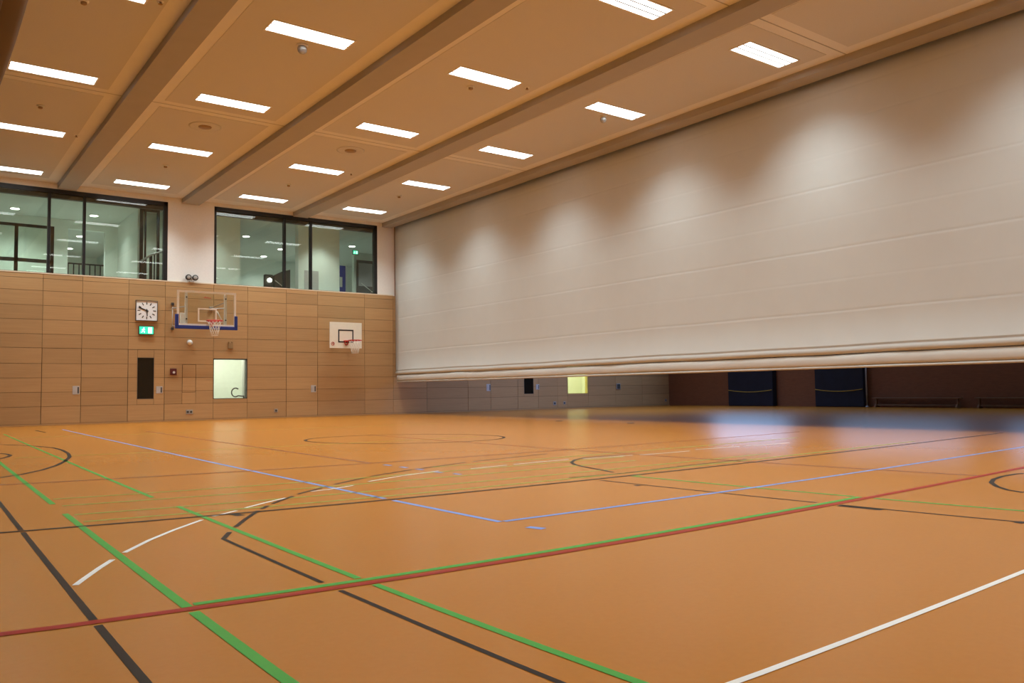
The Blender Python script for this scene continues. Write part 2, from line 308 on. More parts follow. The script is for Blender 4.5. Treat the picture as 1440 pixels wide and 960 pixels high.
# ------------------------------------------------------------------ mesh helper
class MB:
    def __init__(self):
        self.bm = bmesh.new()

    def face(self, pts):
        return self.bm.faces.new([self.bm.verts.new(p) for p in pts])

    def box(self, x0, x1, y0, y1, z0, z1, bev=0.0):
        b = bmesh.ops.create_cube(self.bm, size=1.0)
        vs = b['verts']
        bmesh.ops.scale(self.bm, verts=vs, vec=(abs(x1 - x0), abs(y1 - y0), abs(z1 - z0)))
        bmesh.ops.translate(self.bm, verts=vs, vec=((x0 + x1) / 2, (y0 + y1) / 2, (z0 + z1) / 2))
        if bev:
            es = list({e for v in vs for e in v.link_edges})
            bmesh.ops.bevel(self.bm, geom=es, offset=bev, segments=2, affect='EDGES', profile=0.5)
        return self

    def tube(self, pts, r, seg=8, cap=True, radii=None):
        pts = [Vector(p) for p in pts]
        rings = []
        up = None
        for i, p in enumerate(pts):
            if i == 0:
                d = pts[1] - pts[0]
            elif i == len(pts) - 1:
                d = pts[-1] - pts[-2]
            else:
                d = (pts[i + 1] - pts[i]).normalized() + (pts[i] - pts[i - 1]).normalized()
            d.normalize()
            if up is None:
                up = Vector((0, 0, 1)) if abs(d.z) < 0.9 else Vector((1, 0, 0))
            a = d.cross(up)
            if a.length < 1e-6:
                a = d.cross(Vector((0, 1, 0)))
            a.normalize()
            b = a.cross(d).normalized()
            up = b
            rr = radii[i] if radii else r
            rings.append([self.bm.verts.new(p + rr * (math.cos(2 * PI * k / seg) * a + math.sin(2 * PI * k / seg) * b)) for k in range(seg)])
        for i in range(len(rings) - 1):
            for k in range(seg):
                f = self.bm.faces.new((rings[i][k], rings[i][(k + 1) % seg], rings[i + 1][(k + 1) % seg], rings[i + 1][k]))
                f.smooth = True
        if cap:
            self.bm.faces.new(list(reversed(rings[0])))
            self.bm.faces.new(rings[-1])
        return self

    def lathe(self, prof, c, axis='Z', seg=24):
        """prof: list of (radius, height) about an axis through c."""
        rings = []
        c = Vector(c)
        for r, hh in prof:
            ring = []
            for k in range(seg):
                a = 2 * PI * k / seg
                u, v = r * math.cos(a), r * math.sin(a)
                if axis == 'Z':
                    p = Vector((u, v, hh))
                elif axis == 'Y':
                    p = Vector((u, hh, v))
                else:
                    p = Vector((hh, u, v))
                ring.append(self.bm.verts.new(c + p))
            rings.append(ring)
        for i in range(len(rings) - 1):
            for k in range(seg):
                f = self.bm.faces.new((rings[i][k], rings[i][(k + 1) % seg], rings[i + 1][(k + 1) % seg], rings[i + 1][k]))
                f.smooth = True
        self.bm.faces.new(rings[0])
        self.bm.faces.new(rings[-1])
        return self

    def torus(self, c, R, r, seg=32, s2=8, normal='Z'):
        pts = []
        for k in range(seg):
            a = 2 * PI * k / seg
            ring = []
            for j in range(s2):
                b = 2 * PI * j / s2
                q = (R + r * math.cos(b))
                u, v, w = q * math.cos(a), q * math.sin(a), r * math.sin(b)
                p = (u, v, w) if normal == 'Z' else (u, w, v)
                ring.append(self.bm.verts.new(Vector(c) + Vector(p)))
            pts.append(ring)
        for k in range(seg):
            for j in range(s2):
                f = self.bm.faces.new((pts[k][j], pts[(k + 1) % seg][j], pts[(k + 1) % seg][(j + 1) % s2], pts[k][(j + 1) % s2]))
                f.smooth = True
        return self

    def prism(self, outline, axis, a0, a1):
        """Extrude a closed 2D outline along axis 'X' (outline y,z) or 'Y' (outline x,z) or 'Z' (x,y)."""
        def P(u, v, w):
            return {'X': (w, u, v), 'Y': (u, w, v), 'Z': (u, v, w)}[axis]
        A = [self.bm.verts.new(P(u, v, a0)) for u, v in outline]
        B = [self.bm.verts.new(P(u, v, a1)) for u, v in outline]
        n = len(A)
        for i in range(n):
            self.bm.faces.new((A[i], A[(i + 1) % n], B[(i + 1) % n], B[i]))
        self.bm.faces.new(list(reversed(A)))
        self.bm.faces.new(B)
        return self

    def obj(self, name, material, parent=None, origin=None):
        bmesh.ops.recalc_face_normals(self.bm, faces=self.bm.faces)
        me = bpy.data.meshes.new(name)
        self.bm.to_mesh(me)
        self.bm.free()
        me.materials.append(material)
        o = bpy.data.objects.new(name, me)
        C.objects.link(o)
        if parent:
            o.parent = parent
        if origin is not None:
            o.location = origin
        return o


def thing(name, label, cat, loc=(0, 0, 0), group=None):
    o = bpy.data.objects.new(name, None)
    o.empty_display_size = 0.1
    C.objects.link(o)
    o.location = loc
    o['label'] = label
    o['category'] = cat
    if group:
        o['group'] = group
    return o


def tag(o, label, cat, group=None):
    o['label'] = label
    o['category'] = cat
    if group:
        o['group'] = group
    return o


def struct(o, label=None):
    o['kind'] = 'structure'
    if label:
        o['label'] = label
    return o


def copy_thing(root, loc, label, group=None):
    r = root.copy()
    C.objects.link(r)
    r.location = loc
    r['label'] = label
    if group:
        r['group'] = group
    for ch in list(root.children):
        c = ch.copy()
        C.objects.link(c)
        c.parent = r
        for g in list(ch.children):
            d = g.copy()
            C.objects.link(d)
            d.parent = c
    return r


# ------------------------------------------------------------------ dimensions (metres)
YW = 27.0          # face of the panelled back wall
ZC = 7.08          # ceiling
XC = 14.68         # face of the dividing curtain
XF = 29.4          # far wall of the neighbouring court
ZSILL = 4.385

# ------------------------------------------------------------------ floor and its court lines
floor = struct(MB().box(-3.0, XF + 0.2, -1.2, YW + 0.1, -0.2, 0.0).obj('floor', M_floor))


def ribbon(pts, w, z):
    m = MB()
    P = [Vector((x, y, 0)) for x, y in pts]
    closed = (P[0] - P[-1]).length < 0.05
    L, Rr = [], []
    for i, p in enumerate(P):
        if closed:
            d = P[(i + 1) % (len(P) - 1)] - P[i - 1 if i > 0 else -2]
        else:
            d = P[min(i + 1, len(P) - 1)] - P[max(i - 1, 0)]
        d.normalize()
        nrm = Vector((-d.y, d.x, 0)) * w / 2
        L.append(m.bm.verts.new((p + nrm) + Vector((0, 0, z))))
        Rr.append(m.bm.verts.new((p - nrm) + Vector((0, 0, z))))
    for i in range(len(P) - 1):
        m.bm.faces.new((L[i], Rr[i], Rr[i + 1], L[i + 1]))
    return m


LABELS = {'red': 'red court line', 'green': 'green court line', 'palegreen': 'thin pale green court line', 'blue': 'blue court line',
          'black': 'black court line', 'brown': 'brown court line', 'white': 'white court line'}
for col, w, pr, pts in LINES:
    o = ribbon(pts, w, 0.0008 + 0.0005 * pr).obj('court_line', LINECOL[col], floor)
    o['label'] = LABELS[col]

# ------------------------------------------------------------------ ceiling, beams
ceil_mb = MB().box(-3.0, XF + 0.2, -1.2, YW + 0.3, ZC, ZC + 0.2)
ceiling = struct(ceil_mb.obj('ceiling', M_ceil))
BEAMS = [(-0.02, 0.48), (3.565, 4.06), (7.07, 7.61), (10.77, 11.29), (14.20, 14.60)]
for i, (a, b) in enumerate(BEAMS):
    m = MB().box(a, b, -1.1, YW + 0.04, ZC - 0.15, ZC + 0.02)
    struct(m.obj('trim_%d' % (i + 1), M_beam), 'boxed ceiling beam')
# perforated acoustic fields between the beams, split by cross joints
JOINTS = [-1.0, 8.36, 18.3, YW]
for i in range(4):
    xa, xb = BEAMS[i][1] + 0.30, BEAMS[i + 1][0] - 0.30
    for j in range(3):
        ya, yb = JOINTS[j] + 0.22, JOINTS[j + 1] - (0.5 if j == 2 else 0.22)
        MB().box(xa, xb, ya, yb, ZC - 0.006, ZC + 0.01).obj('acoustic_panel', M_cpanel, ceiling)
    for yj in JOINTS[1:3]:
        MB().box(BEAMS[i][1], BEAMS[i + 1][0], yj - 0.012, yj + 0.012, ZC - 0.003, ZC + 0.01).obj('joint_strip', M_beam, ceiling)


# ------------------------------------------------------------------ panelled walls
def subtract(rect, holes):
    out = [rect]
    for h in holes:
        nxt = []
        for (a, b, c, d) in out:
            ha, hb, hc, hd = max(a, h[0]), min(b, h[1]), max(c, h[2]), min(d, h[3])
            if ha >= hb or hc >= hd:
                nxt.append((a, b, c, d))
                continue
            if a < ha:
                nxt.append((a, ha, c, d))
            if hb < b:
                nxt.append((hb, b, c, d))
            if c < hc:
                nxt.append((ha, hb, c, hc))
            if hd < d:
                nxt.append((ha, hb, hd, d))
        out = nxt
    return [r for r in out if r[1] - r[0] > 0.02 and r[3] - r[2] > 0.02]


ROWS = [0.05, 0.545, 0.96, 1.375, 1.785, 2.235, 2.635, 3.055, 3.465, 3.89, 4.245, ZSILL]
COLS = [-3.0, -0.6, 1.1, 2.1, 3.24, 4.264, 5.532, 6.591, 8.08, 9.185, 10.516, 11.651, 13.45, 14.61, 16.04, 17.916, 19.011,
        20.37, 21.453, 22.5, 23.05, 24.25, 25.9, 27.6, XF]
WINS = [(5.80, 6.28, 0.72, 1.985), (8.08, 9.185, 0.68, 1.98), (20.70, 21.19, 0.66, 1.92), (23.06, 24.235, 0.63, 1.93)]
DOORS = [(3.24, 4.264), (5.532, 6.591), (10.516, 11.651), (17.916, 19.011), (20.37, 21.453)]
HATCH = (7.12, 7.535, 0.91, 1.785)
ZD = 2.235


def panels(m, x0, x1, z0, z1, holes, yf, cols, gap=0.0045, th=0.03):
    cs = [x0] + [c for c in cols if x0 + 0.01 < c < x1 - 0.01] + [x1]
    rs = [z0] + [r for r in ROWS if z0 + 0.01 < r < z1 - 0.01] + [z1]
    for i in range(len(cs) - 1):
        for j in range(len(rs) - 1):
            for (a, b, c, d) in subtract((cs[i], cs[i + 1], rs[j], rs[j + 1]), holes):
                m.box(a + gap, b - gap, yf, yf + th, c + gap, d - gap)


holes = WINS + [(a, b, 0.0, ZD) for a, b in DOORS] + [HATCH]
m = MB()
panels(m, -3.0, XF, 0.05, ZSILL, holes, YW, COLS)
wall_back = struct(m.obj('wall_back', M_wood))
m = MB()
for (a, b, c, d) in subtract((-3.0, XF, 0.0, ZSILL - 0.01), WINS):
    m.box(a, b, YW + 0.031, YW + 0.08, c, d)
m.obj('backing', M_gap, wall_back)
MB().box(-3.0, 14.62, YW - 0.008, YW + 0.14, ZSILL - 0.004, ZSILL + 0.03).obj('ledge', M_ledge, wall_back)
struct(MB().box(-3.0, XF, YW - 0.004, YW + 0.03, 0.004, 0.046).obj('baseboard_back', M_wood))


def handle_plate(x0, x1, z0, z1, parent):
    h = MB().box(x0, x1, YW - 0.012, YW + 0.004, z0, z1, 0.004).obj('door_handle', M_lgrey, parent)
    h['label'] = 'grey flush handle plate'
    MB().box(x1 - 0.055, x1 - 0.018, YW - 0.016, YW - 0.010, z0 + 0.03, z1 - 0.03).obj('grip', M_dgrey, h)
    MB().box(x0 + 0.03, x1 - 0.07, YW - 0.015, YW - 0.010, z0 + 0.05, z1 - 0.05).obj('cover', M_lgrey, h)
    return h


HND = [(4.041, 4.225, 0.885, 1.13), (6.35, 6.535, 0.88, 1.10), (11.40, 11.585, 0.85, 1.09), (18.80, 19.0, 0.80, 1.08), (21.32, 21.5, 0.83, 1.05)]
for i, (a, b) in enumerate(DOORS):
    dm = MB()
    panels(dm, a + 0.006, b - 0.006, 0.012, ZD - 0.004, WINS, YW - 0.002, [], 0.004, 0.03)
    d = struct(dm.obj('door_%d' % (i + 1), M_wood), 'flush birch door leaf in the panelled wall')
    handle_plate(*HND[i], d)
    if i in (1, 4):
        w = WINS[0] if i == 1 else WINS[2]
        g = MB().box(w[0] + 0.01, w[1] - 0.01, YW + 0.012, YW + 0.02, w[2] + 0.01, w[3] - 0.01).obj('door_pane', M_darkglass, d)
        g['label'] = 'black glass vision panel'
        fm = MB()
        for (p, q, r, s) in ((w[0], w[0] + 0.012, w[2], w[3]), (w[1] - 0.012, w[1], w[2], w[3]), (w[0], w[1], w[2], w[2] + 0.012), (w[0], w[1], w[3] - 0.012, w[3])):
            fm.box(p, q, YW - 0.004, YW + 0.03, r, s)
        fm.obj('pane_frame', M_dgrey, d)
m = MB()
panels(m, HATCH[0] + 0.005, HATCH[1] - 0.005, HATCH[2] + 0.005, HATCH[3] - 0.005, [], YW - 0.001, [], 0.004, 0.03)
hatch = tag(m.obj('access_hatch', M_wood), 'flush wooden hatch in the wall between the red box and the lit window', 'hatch')

# plaster above the wood, with the two gallery windows
W1 = (0.6, 6.655, ZSILL + 0.02, 6.915)
W2 = (8.10, 14.0, ZSILL + 0.02, 6.96)
m = MB()
for (a, b, c, d) in subtract((-3.0, 14.72, ZSILL, ZC), [W1, W2]):
    m.box(a, b, YW + 0.06, YW + 0.26, c, d)
struct(m.obj('wall_back_upper', M_plaster))
m = MB().box(14.72, XF, YW + 0.02, YW + 0.26, ZSILL, ZC)
struct(m.obj('wall_back_beyond', M_wood_dark))


def gallery_window(idx, W, mull, label):
    x0, x1, z0, z1 = W
    fr = MB()
    fr.box(x0, x0 + 0.07, YW + 0.05, YW + 0.20, z0, z1)
    fr.box(x1 - 0.12, x1, YW + 0.05, YW + 0.20, z0, z1)
    fr.box(x0, x1, YW + 0.05, YW + 0.20, z1 - 0.13, z1)
    fr.box(x0, x1, YW + 0.05, YW + 0.20, z0, z0 + 0.025)
    win = struct(fr.obj('window_%d' % idx, M_black), label)
    for xm in mull:
        MB().box(xm - 0.036, xm + 0.036, YW + 0.05, YW + 0.20, z0, z1 - 0.1).obj('mullion', M_black, win)
    MB().box(x0 + 0.07, x1 - 0.12, YW + 0.15, YW + 0.30, z1 - 0.25, z1 - 0.12).obj('blind_box', M_brownblack, win)
    edges = [x0 + 0.07] + [e for xm in mull for e in (xm - 0.036, xm + 0.036)] + [x1 - 0.12]
    for k in range(0, len(edges), 2):
        MB().box(edges[k], edges[k + 1], YW + 0.10, YW + 0.108, z0 + 0.02, z1 - 0.12).obj('pane', M_glass, win)


gallery_window(1, W1, [3.37, 4.295], 'dark framed gallery window on the left')
gallery_window(2, W2, [10.48, 11.435], 'dark framed gallery window beside the curtain')


# small lit windows in the panelled wall
def small_window(idx, w, label):
    x0, x1, z0, z1 = w
    fr = MB()
    fr.box(x0, x0 + 0.02, YW - 0.002, YW + 0.16, z0, z1)
    fr.box(x1 - 0.03, x1, YW - 0.002, YW + 0.16, z0, z1)
    fr.box(x0, x1, YW - 0.002, YW + 0.16, z1 - 0.03, z1)
    fr.box(x0, x1, YW - 0.002, YW + 0.16, z0, z0 + 0.015)
    win = struct(fr.obj('window_%d' % idx, M_dgrey if idx == 3 else M_yjamb), label)
    MB().box(x0 + 0.02, x1 - 0.03, YW + 0.06, YW + 0.068, z0 + 0.015, z1 - 0.03).obj('pane', M_glass, win)


small_window(3, WINS[1], 'small lit window in the birch wall')
small_window(4, WINS[3], 'small lit window of the next court')


def lit_room(name, x0, x1, z0, z1, depth, power, mt, lc):
    m = MB()
    y0, y1 = YW + 0.085, YW + depth
    m.box(x0 - 0.1, x1 + 0.1, y1, y1 + 0.1, z0 - 0.1, z1 + 0.1)
    m.box(x0 - 0.1, x0, y0, y1, z0 - 0.1, z1 + 0.1)
    m.box(x1, x1 + 0.1, y0, y1, z0 - 0.1, z1 + 0.1)
    m.box(x0 - 0.1, x1 + 0.1, y0, y1, z1, z1 + 0.1)
    m.box(x0 - 0.1, x1 + 0.1, y0, y1, z0 - 0.1, z0)
    # front return walls around the window
    struct(m.obj(name, mt))
    la = bpy.data.lights.new('room_lamp', 'AREA')
    la.shape = 'RECTANGLE'
    la.size, la.size_y = (x1 - x0) * 0.7, depth * 0.4
    la.energy = power
    la.color = lc
    lo = bpy.data.objects.new('room_lamp', la)
    lo.location = ((x0 + x1) / 2, (y0 + y1) / 2, z1 - 0.03)
    C.objects.link(lo)


lit_room('wall_office', 7.2, 9.95, 0.0, 2.6, 2.4, 50, M_cream, (1.0, 1.0, 0.86))
lit_room('wall_office_next', 21.9, 26.0, 0.0, 2.6, 2.4, 80, M_cream2, (1.0, 0.98, 0.72))
# things seen through the first lit window
hp = thing('wall_hose', 'dark curved hose with a straight tail behind the small lit window', 'hose', (9.25, 28.4, 0.85))
pts = [(0.01 + 0.14 * math.cos(a), 0, 0.03 + 0.15 * math.sin(a)) for a in [math.radians(50 + t * 22) for t in range(11)]]
pts += [(0.10, 0, -0.085), (0.24, 0, -0.10), (0.28, 0, -0.11)]
MB().tube(pts, 0.022, 8).obj('hose_coil', M_dgrey, hp)
MB().tube([(0.285, 0, -0.08), (0.29, 0, -0.19)], 0.026, 8).obj('hose_end', M_dgrey, hp)
wp = thing('roller_panel', 'tall white panel at the right edge inside the small lit window', 'panel', (9.62, 28.6, 0.0))
MB().box(-0.09, 0.09, -0.02, 0.02, 0.02, 2.2, 0.01).obj('panel_board', M_white, wp)
MB().box(-0.02, 0.02, -0.03, -0.02, 0.1, 2.1).obj('seam_strip', M_lgrey, wp)

# ------------------------------------------------------------------ remaining room shell
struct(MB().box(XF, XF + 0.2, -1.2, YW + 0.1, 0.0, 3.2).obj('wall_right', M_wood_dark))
m = MB()
DUSK = [(20.4, 24.4), (13.4, 18.4), (5.4, 12.0)]
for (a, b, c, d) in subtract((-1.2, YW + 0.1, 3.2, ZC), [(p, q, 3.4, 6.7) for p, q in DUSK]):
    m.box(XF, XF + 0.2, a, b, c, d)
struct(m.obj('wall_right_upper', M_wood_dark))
for i, (p, q) in enumerate(DUSK):
    fm = MB()
    fm.box(XF + 0.02, XF + 0.16, p, p + 0.06, 3.4, 6.7).box(XF + 0.02, XF + 0.16, q - 0.06, q, 3.4, 6.7)
    fm.box(XF + 0.02, XF + 0.16, p, q, 3.4, 3.46).box(XF + 0.02, XF + 0.16, p, q, 6.64, 6.7)
    w = struct(fm.obj('window_%d' % (5 + i), M_dgrey), 'high frosted window with blue dusk light')
    MB().box(XF + 0.08, XF + 0.1, p + 0.06, q - 0.06, 3.46, 6.64).obj('pane', M_dusk, w)
struct(MB().box(-3.0, XF + 0.2, -1.4, -1.2, 0.0, ZC).obj('wall_near', M_wood))
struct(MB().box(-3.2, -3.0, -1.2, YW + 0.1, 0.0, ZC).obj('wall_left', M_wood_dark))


# ------------------------------------------------------------------ dividing curtains
def curtain(name, label, xf, y0, y1, zt, zb, mf, mh, faint):
    """Double-layer vinyl curtain: fabric with welded seams, sagging fold, hem roll and bottom bead."""
    root = thing(name, label, 'curtain', (xf, (y0 + y1) / 2, zb))
    loc = Vector((xf, (y0 + y1) / 2, zb))
    seams = []
    z = zb + 1.125
    k = 0
    while z < zt - 0.1:
        seams.append((z, 0.0028 if k % 2 == 0 else 0.0008))
        z += 0.62
        k += 1
    prof = [(0.0, zt)]
    for z, dpt in reversed(seams):
        prof += [(0.0, z + 0.05), (-0.0003, z + 0.016), (dpt, z), (-0.001, z - 0.014), (0.0, z - 0.05)]
    prof += [(-0.004, zb + 0.47), (-0.012, zb + 0.455), (0.006, zb + 0.44), (-0.022, zb + 0.40), (-0.030, zb + 0.35), (-0.018, zb + 0.305), (0.02, zb + 0.288), (0.07, zb + 0.285)]
    ny = 90
    m = MB()
    rows = []
    random.seed(3)
    ph = [random.uniform(0, 6.28) for _ in range(12)]
    for i in range(ny + 1):
        y = y0 + (y1 - y0) * i / ny
        row = []
        for j, (dx, z) in enumerate(prof):
            t = (z - zb) / (zt - zb)
            wob = 0.006 * math.sin(y * 1.3 + ph[0] + z * 0.9) + 0.004 * math.sin(y * 3.1 + ph[1] - z * 2.0) + 0.003 * math.sin(y * 6.3 + ph[2] + z * 3.7)
            wz = 0.006 * math.sin(y * 0.7 + ph[3]) + 0.004 * math.sin(y * 2.1 + ph[4])
            row.append(m.bm.verts.new(Vector((xf + dx + wob * (1 - t) * 1.2, y, z + wz * (1 - t))) - loc))
        # back layer
        row.append(m.bm.verts.new(Vector((xf + 0.13, y, zb + 0.285)) - loc))
        row.append(m.bm.verts.new(Vector((xf + 0.13, y, zt)) - loc))
        rows.append(row)
    n = len(rows[0])
    for i in range(ny):
        for j in range(n):
            f = m.bm.faces.new((rows[i][j], rows[i][(j + 1) % n], rows[i + 1][(j + 1) % n], rows[i + 1][j]))
            f.smooth = True
    m.bm.faces.new(rows[0])
    m.bm.faces.new(list(reversed(rows[-1])))
    m.obj('curtain_fabric', mf, root)
    ye = y1 - 0.08
    hem = [(0.055, 0.275), (0.02, 0.27), (-0.004, 0.24), (-0.014, 0.17), (-0.012, 0.10), (0.0, 0.065), (0.03, 0.054), (0.10, 0.056), (0.125, 0.10), (0.125, 0.24), (0.10, 0.275)]
    m = MB()
    rows = []
    for i in range(ny + 1):
        y = y0 + (ye - y0) * i / ny
        wz = 0.006 * math.sin(y * 0.7 + ph[3]) + 0.004 * math.sin(y * 2.1 + ph[4])
        rows.append([m.bm.verts.new(Vector((xf + dx + 0.003 * math.sin(y * 4 + dz * 9), y, zb + dz + wz)) - loc) for dx, dz in hem])
    n = len(hem)
    for i in range(ny):
        for j in range(n):
            f = m.bm.faces.new((rows[i][j], rows[i][(j + 1) % n], rows[i + 1][(j + 1) % n], rows[i + 1][j]))
            f.smooth = True
    m.bm.faces.new(rows[0])
    m.bm.faces.new(list(reversed(rows[-1])))
    m.obj('hem_roll', mh, root)
    MB().tube([Vector((xf + 0.022, y0, zb + 0.026)) - loc, Vector((xf + 0.022, ye, zb + 0.026)) - loc], 0.026, 10).obj('weight_tube', mh, root)
    return root


curtain('partition_curtain', 'huge beige partition curtain lowered to waist height along the right side', XC, -1.0, 26.93, 7.05, 1.165, M_curtain, M_hem, 0)
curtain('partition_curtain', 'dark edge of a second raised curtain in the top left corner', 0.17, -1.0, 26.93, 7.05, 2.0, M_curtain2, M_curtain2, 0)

# ------------------------------------------------------------------ ceiling lights
LW, LD = 1.46, 0.43


def make_light(label, loc):
    t = thing('ceiling_light', label, 'ceiling light', loc, 'recessed ceiling lights')
    f = MB()
    for (a, b, c, d) in ((-LW / 2 - 0.03, LW / 2 + 0.03, -LD / 2 - 0.03, -LD / 2), (-LW / 2 - 0.03, LW / 2 + 0.03, LD / 2, LD / 2 + 0.03),
                         (-LW / 2 - 0.03, -LW / 2, -LD / 2, LD / 2), (LW / 2, LW / 2 + 0.03, -LD / 2, LD / 2)):
        f.box(a, b, c, d, -0.012, 0.02)
    f.obj('lamp_frame', M_white, t)
    for k in range(3):
        yc = (k - 1) * LD / 3
        MB().box(-LW / 2, LW / 2, yc - LD / 6 + 0.006, yc + LD / 6 - 0.006, -0.008, 0.0).obj('lamp_louvre', M_lamp, t)
    b = MB()
    for yc in (-LD / 6, LD / 6):
        b.box(-LW / 2, LW / 2, yc - 0.014, yc + 0.014, -0.013, 0.0)
    b.obj('louvre_bar', M_grey, t)
    return t


ORD = ['first', 'second', 'third', 'fourth', 'fifth', 'sixth', 'seventh']
BAYS = [('leftmost ceiling bay', 2.24), ('second ceiling bay from the left', 5.605), ('third ceiling bay from the left', 9.21), ('ceiling bay beside the curtain', 12.70)]
LY = [[25.97, 21.83, 17.70, 13.47, 9.30, 5.15, 1.0], [25.77, 21.57, 17.43, 13.29, 9.2, 5.1, 1.0], [25.60, 21.40, 17.22, 13.18, 9.20, 5.1, 1.0], [25.40, 21.25, 17.12, 13.13, 9.25, 5.15, 1.0]]
LX = {(3, 0): 12.68, (3, 1): 12.67, (3, 2): 12.65, (3, 3): 12.78, (3, 4): 12.93, (2, 4): 9.36, (2, 3): 9.25, (0, 2): 2.235, (0, 1): 2.26, (0, 0): 2.305}
proto = None
HID = {(0, 4), (0, 5), (0, 6), (1, 4), (1, 5), (1, 6), (2, 5), (2, 6), (3, 5), (3, 6)}
for bi, (bname, bx) in enumerate(BAYS):
    for yi, ly_ in enumerate(LY[bi]):
        x = LX.get((bi, yi), bx)
        lab = 'white ceiling light in the %s, %s from the windowed wall' % (bname, ORD[yi])
        if proto is None:
            proto = make_light(lab, (x, ly_, ZC - 0.004))
        else:
            copy_thing(proto, (x, ly_, ZC - 0.004), lab)
        la = bpy.data.lights.new('lamp_beam', 'AREA')
        la.shape = 'RECTANGLE'
        la.size, la.size_y = LW - 0.06, LD - 0.03
        la.energy = LAMP_W * (0.85 if yi == 6 else 1.0)
        la.color = (0.88, 1.0, 1.03)
        la.spread = math.radians(114)
        lo = bpy.data.objects.new('lamp_beam', la)
        lo.location = (x, ly_, ZC - 0.02)
        C.objects.link(lo)


# ------------------------------------------------------------------ small ceiling fittings
def make_detector(label, x, y, r, dome):
    t = thing('smoke_detector', label, 'smoke detector', (x, y, ZC - 0.006), 'ceiling detectors')
    MB().lathe([(r, 0.0), (r, -0.02), (r * 0.8, -0.03)], (0, 0, 0)).obj('detector_base', M_white, t)
    if dome:
        MB().lathe([(r * 0.7, -0.03), (r * 0.85, -0.07), (r * 0.75, -0.12), (r * 0.4, -0.155), (0.005, -0.165)], (0, 0, 0)).obj('detector_dome', M_grey, t)
    else:
        MB().lathe([(r * 0.6, -0.03), (r * 0.6, -0.06), (r * 0.35, -0.07)], (0, 0, 0), seg=16).obj('detector_chamber', M_brass, t)
    return t


make_detector('round grey dome detector under the big nearest light of the second ceiling bay', 5.65, 13.77, 0.105, True)
make_detector('round dome detector below the fourth light of the ceiling bay beside the curtain', 12.79, 13.55, 0.085, True)
for lab, x, y in [('small detector between lights in the leftmost ceiling bay', 2.27, 19.88),
                  ('small detector at the far end of the second ceiling bay, past the round speaker', 5.65, 23.27),
                  ('small detector just below the nearest full light of the third ceiling bay', 9.26, 13.73),
                  ('small detector at the far end of the third ceiling bay, past the round speaker', 9.19, 23.44),
                  ('small detector between the two farthest lights of the ceiling bay beside the curtain', 12.64, 22.9),
                  ('detector at the very top edge of the leftmost ceiling bay', 2.18, 14.12)]:
    make_detector(lab, x, y, 0.075, False)
for lab, x, y in [('tiny sprinkler beside the right end of a light in the third ceiling bay, nearest one', 10.26, 13.13),
                  ('tiny sprinkler beside a light at the far end of the third ceiling bay', 10.21, 21.3),
                  ('tiny sprinkler at the beam edge of the leftmost ceiling bay', 3.24, 21.73),
                  ('tiny sprinkler at the top edge of the picture beside the first beam', 3.17, 13.48)]:
    t = thing('ceiling_sprinkler', lab, 'sprinkler', (x, y, ZC + 0.004), 'ceiling sprinklers')
    MB().lathe([(0.07, 0), (0.07, -0.008), (0.03, -0.014)], (0, 0, 0), seg=14).obj('escutcheon', M_white, t)
    MB().lathe([(0.018, -0.012), (0.018, -0.045), (0.035, -0.048), (0.035, -0.052)], (0, 0, 0), seg=10).obj('sprinkler_nozzle', M_brass, t)
for lab, x, y in [('round ceiling speaker with dark centre in the second ceiling bay', 5.56, 19.34), ('round ceiling speaker with dark centre in the third ceiling bay', 9.19, 19.21)]:
    t = thing('ceiling_speaker', lab, 'speaker', (x, y, ZC - 0.006), 'round ceiling speakers')
    MB().lathe([(0.36, 0), (0.36, -0.008), (0.30, -0.014), (0.17, -0.012)], (0, 0, 0), seg=32).obj('speaker_ring', M_cpanel, t)
    MB().lathe([(0.15, -0.008), (0.14, -0.03), (0.05, -0.04)], (0, 0, 0), seg=24).obj('speaker_cone', M_brass, t)

# ------------------------------------------------------------------ wall clock
ck = thing('wall_clock', 'square white wall clock with black hands above the green exit sign', 'clock', (6.04, YW, 3.434))
m = MB()
hs = 0.315
for (a, b, c, d) in ((-hs, hs, hs - 0.013, hs), (-hs, hs, -hs, -hs + 0.013), (-hs, -hs + 0.013, -hs + 0.013, hs - 0.013), (hs - 0.013, hs, -hs + 0.013, hs - 0.013)):
    m.box(a, b, -0.07, 0.0, c, d)
m.obj('clock_case', M_dgrey, ck)
MB().box(-hs + 0.01, hs - 0.01, -0.05, -0.01, -hs + 0.01, hs - 0.01).obj('clock_face', M_clockface, ck)
for k in range(12):
    a = k * PI / 6
    m = MB().box(-0.014, 0.014, -0.054, -0.050, 0.185, 0.265)
    o = m.obj('hour_mark', M_dgrey, ck)
    o.rotation_euler = (0, a, 0)


def hand(name, ang, ln, w, y):
    o = MB().box(-w, w, y - 0.003, y, -0.05, ln).obj(name, M_black, ck)
    o.rotation_euler = (0, math.radians(ang), 0)


hand('minute_hand', 292, 0.255, 0.017, -0.058)
hand('hour_hand', 176, 0.17, 0.014, -0.062)
MB().lathe([(0.028, -0.07), (0.028, -0.054)], (0, 0, 0), axis='Y', seg=16).obj('hand_pivot', M_black, ck)

# ------------------------------------------------------------------ exit signs


